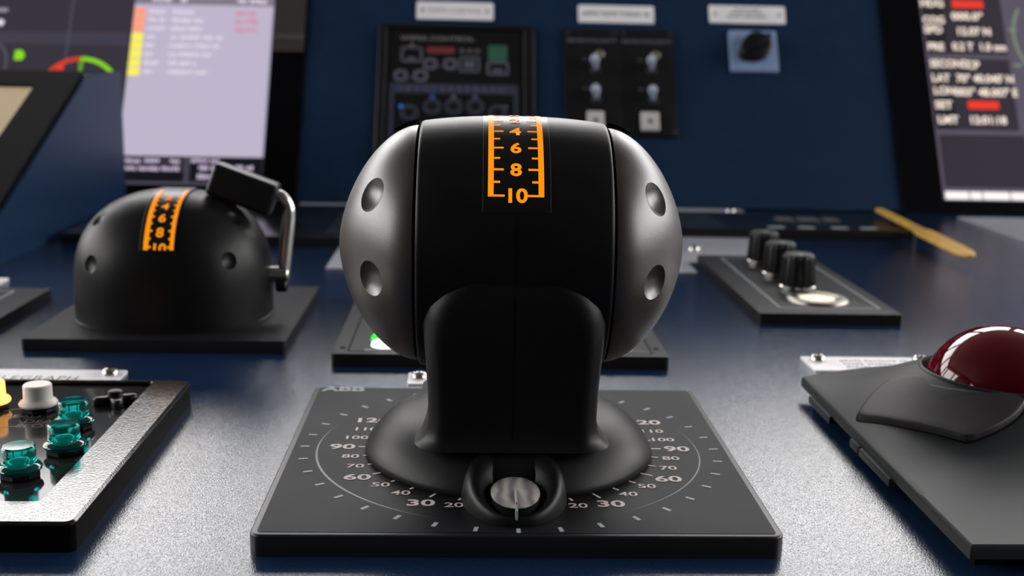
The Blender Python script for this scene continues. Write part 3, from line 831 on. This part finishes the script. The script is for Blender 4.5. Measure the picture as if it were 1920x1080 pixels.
sq(-.2710, -.2690, .0170, .0425, g_line, 'divider', ZS+.0001); sq(-.3400, -.2030, .0165, .0185, g_line, 'divider', ZS+.0001)
sq(-.391, -.3895, .135, .250, g_line, 'divider'); sq(-.60, -.3340, .1560, .1690, glow('painted_screen_reflection', (.050, .046, .068), 1.0), 'band', ZS-.00005)  # the violet band is a glossy reflection painted across the screen
def arc2(cx, cy, r0, r1, a0, a1, m, nm='gauge_arc', n=24, z=ZS+.0001):
    bm = bmesh.new(); prev = None
    for i in range(n+1):
        a = R(a0+(a1-a0)*i/n)
        cur = (bm.verts.new((cx+r0*math.cos(a), cy+r0*math.sin(a), z)), bm.verts.new((cx+r1*math.cos(a), cy+r1*math.sin(a), z)))
        if prev: bm.faces.new((prev[0], cur[0], cur[1], prev[1]))
        prev = cur
    obj(nm, bm, m, scr, None, WM)
arc2(-.375, .1055, .0335, .0375, 20, 92, g_grn); arc2(-.375, .1055, .0335, .0375, 93, 150, glow('screen_orange_red', (.70, .05, .02), 1.0))
sq(-.3772, -.3738, .1275, .1385, glow('screen_green_dim', (.13, .40, .02), 1.0), 'gauge_pointer', ZS+.0002)
sq(-.397, -.391, .1285, .1350, g_red, 'gauge_mark', ZS+.0002)
arc2(-.472, .135, .0270, .0295, -60, 100, g_line)
bm = bmesh.new(); bm.faces.new([bm.verts.new((x, y, ZS+.0001)) for x, y in ((-.4370, .1385), (-.4300, .1385), (-.4275, .1435), (-.4310, .1490), (-.4370, .1485))])
obj('green_marker', bm, g_grn, scr, None, WM)
arc2(-.4545, .1775, 0, .0035, 0, 360, g_txt, 'round_mark'); sq(-.4600, -.4495, .1890, .1930, glow('screen_grey_text', (.3, .28, .33), 1.0), 'text_mark')
tr = thing('taupe_strip', 'dark taupe strip with a paler band beside the white alarm window, upper left', 'bezel_strip', (-.187, .76, .17))  # flat taupe strip laid on the bezel, with a paler band across
obj('slab', B(-.2000, -.1715, .1500, .262, .002, .0045, .0004), m_brown, tr, None, WM)
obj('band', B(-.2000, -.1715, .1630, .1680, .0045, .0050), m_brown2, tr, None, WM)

# ------------------------------------------------------------------ right monitor
mr = thing('navigation_monitor', 'tilted wall monitor with lists of white and red values, upper right', 'monitor', (.5, .72, .09))
obj('bezel', ringprism(rrect(.3800, .82, -.002, .262, .002), rrect(.4185, .80, .0110, .255, .001), -.012, .003, .0008), m_mon, mr, 40, WM)
scr2 = obj('screen', prism(rrect(.4180, .801, .0105, .2555, .0005), -.004, -.0010), glow('slate_violet_screen', (.105, .088, .125), 1.0), mr, None, WM)
g_dark = glow('screen_dark_cell', (.034, .028, .040), 1.0); g_dark2 = glow('screen_darker_cell', (.018, .016, .022), 1.0)
g_cream = glow('screen_cream_text', (.95, .80, .68), 1.1); g_wht = glow('screen_white_bar', (.95, .86, .86), 1.15)
def s2(x0, x1, y0, y1, m, nm='screen_field', z=ZS): return sq(x0, x1, y0, y1, m, nm, z, scr2)
s2(.4215, .5005, .1640, .2400, g_dark, 'value_panel'); s2(.4215, .5005, .0840, .1595, g_dark, 'value_panel')
s2(.4225, .5045, .0255, .0790, g_dark, 'blank_panel')
s2(.4215, .4420, .1645, .2400, g_dark2, 'label_column', ZS+.0001); s2(.4215, .4420, .0850, .1310, g_dark2, 'label_column', ZS+.0001)
for x0, x1 in ((.4218, .4440), (.4452, .4560), (.4572, .482), (.4832, .60)): s2(x0, x1, .0135, .0212, g_wht, 'tool_bar_cell', ZS+.0001)
def t2(s, x, y, m, h=.0076, wid=1.0): text(s, h, m, scr2, WM @ T(x, y, ZS+.0002), wid=wid, bold=.05, align='LEFT', name='value_text')
s2(.4520, .4830, .2150, .2235, g_red, 'red_field', ZS+.0001); s2(.4545, .4842, .1060, .1145, g_red, 'red_field', ZS+.0001)
for s, x, y, wd in (('HDG', .4206, .2160, .95), ('COG', .4214, .1975, .85), ('SPD', .4214, .1868, .95), ('PRE', .4228, .1682, .9), ('SECOND', .4229, .1500, .86), ('LAT', .4229, .1345, .9), ('LON', .4233, .1210, .9),
                    ('SET', .4230, .1062, .95), ('LMT', .4237, .0906, .95)):
    t2(s, x, y, g_cream, wid=wd)
for s, x, y, wd in (('000.0°', .4500, .2020, 1.08), ('12.07 N', .4525, .1855, .95), ('0.2 T  1.0 nm', .4470, .1688, .88), ('CP', .4580, .1490, .95), ("70° 40.040' N", .4465, .1345, .90), ("003° 48.007' E", .4440, .1200, .93), ('12:01:18', .4535, .0908, .95)):
    t2(s, x, y, g_cream, wid=wd)
arcm = glow('screen_sage_green', (.20, .26, .17), 1.0)
bm = bmesh.new(); prev = None
for i in range(33):
    a = R(150 + 60*i/32)
    cur = (bm.verts.new((.5690+.0585*math.cos(a), .185+.0585*math.sin(a), ZS+.0001)), bm.verts.new((.5690+.0615*math.cos(a), .185+.0615*math.sin(a), ZS+.0001)))
    if prev: bm.faces.new((prev[0], prev[1], cur[1], cur[0]))
    prev = cur
obj('compass_ring', bm, arcm, scr2, None, WM)
for y in (.1535, .1920): s2(.5045, .5120, y-.0015, y+.0015, arcm, 'compass_tick', ZS+.0002)

# ------------------------------------------------------------------ small things on the upright
def wall_label(x0, x1, y0, y1, label, rows):
    t_ = thing('name_plate', label, 'label', ((x0+x1)/2, YB+(y0+y1)/2*WC, (y0+y1)/2*WS), 'name plates on the blue upright')
    obj('plate', prism(rrect(x0, x1, y0, y1, .002), 0, .0012, .0003), m_label, t_, None, WM)
    for x in (x0+.006, x1-.006):
        obj('rivet', lathe([(0, .0010), (.0012, .0008), (.0017, 0)], 16, c=(x, (y0+y1)/2, .0012)), mat('dull_brass', (.30, .29, .22), .45, metal=.7), t_, 40, WM)
    for s, y, h, m, wd in rows:
        if s.startswith('~'):
            half = float(s[1:]); scribble((x0+x1)/2-half, (x0+x1)/2+half, y, y+h, .0013, m, t_, WM, name='print_row')
        else: text(s, h, m, t_, WM @ T((x0+x1)/2, y, .0013), wid=wd)
wall_label(-.0674, .0058, .1895, .2085, 'grey name plate with one line of print above the wiper control unit', [('WIPER CONTROL', .1968, .0042, m_ink_soft, 1.05)])
wall_label(.0867, .1595, .1895, .2085, 'grey name plate with close set print above the toggle switch unit', [('~.029', .1972, .0042, m_ink_soft, 1)])
wall_label(.2127, .2865, .1920, .2112, 'grey name plate with tiny print above the rotary switch', [('~.012', .2055, .0026, m_ink_soft, 1), ('~.016', .2015, .0026, m_ink_soft, 1), ('~.020', .1975, .0026, m_ink_soft, 1)])
# wiper unit
wu = thing('wiper_control_unit', 'black wiper control unit with outlined keys and round knobs behind the big lever', 'control panel', (-.03, .72, .09))
obj('frame', ringprism(rrect(-.1018, .0440, .0300, .1825, .002), rrect(-.0945, .0345, .0370, .1775, .001), 0, .0045, .0008), m_black, wu, 40, WM)
fcx = obj('face', prism(rrect(-.0948, .0348, .0365, .1780, .001), 0, .0020), m_black, wu, None, WM)
g_key = mat('blue_grey_print', (.085, .085, .12), .5); ZF = .0021
def wq(x0, x1, y0, y1, m, nm, z=ZF, t=None, r=.002):
    if t: obj(nm, ringprism(rrect(x0, x1, y0, y1, r), rrect(x0+t, x1-t, y0+t, y1-t, max(.0003, r-t)), z-.0002, z+.0003), m, fcx, None, WM)
    else: obj(nm, prism(rrect(x0, x1, y0, y1, min(r, (y1-y0)*.45)), z-.0002, z+.0002), m, fcx, None, WM)
text('WIPER CONTROL', .0042, mat('title_grey_print', (.20, .19, .19), .5), fcx, WM @ T(-.0470, .1660, ZF+.0001), wid=1.42, bold=.02)
wq(-.0810, -.0606, .1425, .1590, g_key, 'key_outline', t=.0022, r=.004); wq(-.0750, -.0670, .1450, .1480, g_key, 'key_mark')
wq(-.0725, -.0690, .1595, .1625, mat('pale_olive_lamp', (.16, .16, .09), .5), 'lamp')
wq(-.0569, -.0305, .1522, .1590, mat('dim_red_film', (.16, .025, .028), .5), 'red_film')
for x in (-.0262, -.0190, -.0118): wq(x, x+.0050, .1535, .1575, MATS['dim_grey_print'], 'grey_mark')
for x0, x1, y0, y1 in ((-.0600, -.0463, .1350, .1474), (-.0412, -.0280, .1350, .1476), (-.0871, -.0738, .1224, .1348), (-.0690, -.0550, .1222, .1350)):
    wq(x0, x1, y0, y1, g_key, 'key_outline', t=.0036, r=.005)
for x in (-.0450, -.0725): wq(x, x+.0030, .1380 if x > -.06 else .1255, .1395 if x > -.06 else .127, g_key, 'link_mark')
wq(-.0266, -.0068, .1330, .1498, g_key, 'key_outline', t=.0022, r=.003); wq(-.0220, -.0112, .1372, .1455, g_key, 'key_mark')
wq(.0008, .0188, .1455, .1620, mat('dim_green_film', (.022, .105, .062), .5), 'green_film')
wq(-.0004, .0204, .1302, .1450, g_key, 'key_outline', t=.0025, r=.003); wq(.0050, .0150, .1335, .1375, g_key, 'key_mark')
obj('knob_field', ringprism(rrect(-.0903, .0292, .0420, .1204, .001), rrect(-.0858, .0250, .0460, .1105, .001), ZF-.0002, ZF+.0002), mat('slate_blue_print', (.030, .033, .062), .5), fcx, None, WM)
for i in range(13):
    x = -.0805 + i*.0078
    wq(x-.0018, x+.0018, .1130, .1168, mat('blue_lamp_print', (.05, .065, .15), .5) if i in (0, 2, 4) else g_key, 'field_mark', ZF+.0003)
for x, y, lit in ((-.0713, .0905, 2), (-.0504, .0968, 1), (-.0309, .0972, 0), (-.0108, .0976, 0), (.0099, .0915, -1)):
    kn = obj('wiper_knob', lathe([(.0042, .0006), (.0048, .0012), (.0080, .0012), (.0086, .0004), (.0086, 0)], 32, c=(x, y, ZF)), mat('dark_slate_dial', (.034, .036, .058), .45), wu, 40, WM)
    obj('knob_centre', lathe([(0, .0030), (.0032, .0030), (.0040, .0022), (.0042, 0)], 6, c=(x, y, ZF)), m_black, kn, 30, WM)
for x, y, m in ((-.0789, .0965, glow('bright_blue_lamp', (.03, .16, .55), .8)), (-.0506, .1074, glow('blue_lamp', (.03, .07, .22), .8)), (-.0310, .1075, g_key), (-.0109, .1075, mat('blue_dot_print', (.05, .07, .16), .5)), (.0169, .0975, g_key)):
    obj('lamp', lathe([(0, .0012), (.0014, .0010), (.0022, 0)], 20, c=(x, y, ZF+.0001)), m, fcx, 40, WM)
# toggle switch unit
tu = thing('toggle_switch_unit', 'black double unit with steel toggle switches and white square keys behind the lever', 'control panel', (.125, .72, .1))
for k, (x0, x1) in enumerate(((.0725, .1240), (.1245, .1768))):
    f_ = obj('module', prism(rrect(x0, x1, .0700, .1815, .001), 0, .0030, .0003), m_black, tu, 40, WM)
    text('SEARCHLIGHT', .0036, mat('title_bluegrey_print', (.11, .105, .125), .5), f_, WM @ T(x0+.0265, .1670, .0031), wid=1.5 if False else 1.42, bold=.03)
    for x, y in ((x0+.004, .1775), (x1-.004, .1775), (x0+.004, .0745), (x1-.004, .0745)):
        obj('screw', lathe([(0, .0005), (.0014, .0004), (.0019, 0)], 16, c=(x, y, .003)), mat('dark_screw', (.03, .03, .035), .4, metal=.6), f_, 40, WM)
    tx = x0+.0335 if k == 0 else x0+.0345
    obj('lamp_bezel', lathe([(0, .0022), (.0030, .0020), (.0042, .0008), (.0044, 0)], 24, c=(tx, .1545, .003)), mat('brass_lamp', (.34, .29, .22), .35, metal=.8), f_, 40, WM)
    for q, ty in enumerate((.1415, .1105)):
        tg = obj('toggle_switch', lathe([(.0012, .0018), (.0045, .0018), (.0052, .0010), (.0052, 0)], 6, c=(tx-.004, ty-.003, .003)), mat('dark_nut', (.06, .06, .065), .35, metal=.8), tu, 30, WM)
        obj('lever', tube([(tx-.004, ty-.003, .004), (tx-.005, ty-.001, .009), (tx-.006, ty+.0015, .014), (tx-.0062, ty+.0025, .0170)], [.0016, .0028, .0044, .0034], 16), mat('pale_blue_toggle_tip', (.50, .56, .70), .3, metal=.3), tg, 60, WM)
        obj('print_mark', B(x0+.0175, x0+.0215, ty+.007, ty+.0082, .003, .0031), MATS['dim_grey_print'], f_, None, WM)
    sx = (.0925, .1085) if k == 0 else (.1425, .1595)
    kq = obj('square_key', prism(rrect(sx[0], sx[1], .0742+.0012, .0940, .0012), .003, .0052, .0006), mat('ivory_key', (.50, .48, .47), .45), f_, 40, WM)
    mx, my = (sx[0]+sx[1])/2, .0845
    obj('key_emblem', lathe([(0, .0003), (.0024, .0003), (.0024, 0)], 8, c=(mx, my, .0052)), m_ink, kq, None, WM)
# rotary cam switch
rs = thing('rotary_switch', 'black rotary cam switch on a square pale blue plate on the upright', 'switch', (.2525, .74, .14))
obj('plate', prism(rrect(.2300, .2755, .1392, .1828, .0012), 0, .0035, .0006), mat('pale_blue_plate', (.20, .28, .46), .4), rs, 40, WM)
kr = []
for i in range(40):
    a = 2*math.pi*i/40
    x, y = .0135*math.cos(a), .0128*math.sin(a)
    kr.append((x, y))
tear = [(.0135*math.cos(a), .0135*math.sin(a)) for a in [R(-110+ (220)*i/24) for i in range(25)]]
tear += [(-.010, .0105), (-.0175, .0055), (-.0195, .0010), (-.0185, -.0040), (-.011, -.0105)]
bm = prism(tear, 0, .011, .0025); bm.transform(Matrix.Translation((.2548, .1632, .0035)) @ Matrix.Rotation(R(33), 4, 'Z'))
obj('handle', bm, m_black, rs, 40, WM)
bm = B(-.0175, .013, -.0022, .0022, .010, .0165, .0012); bm.transform(Matrix.Translation((.2548, .1632, .0035)) @ Matrix.Rotation(R(33), 4, 'Z'))
obj('handle_rib', bm, m_black, rs, 40, WM)
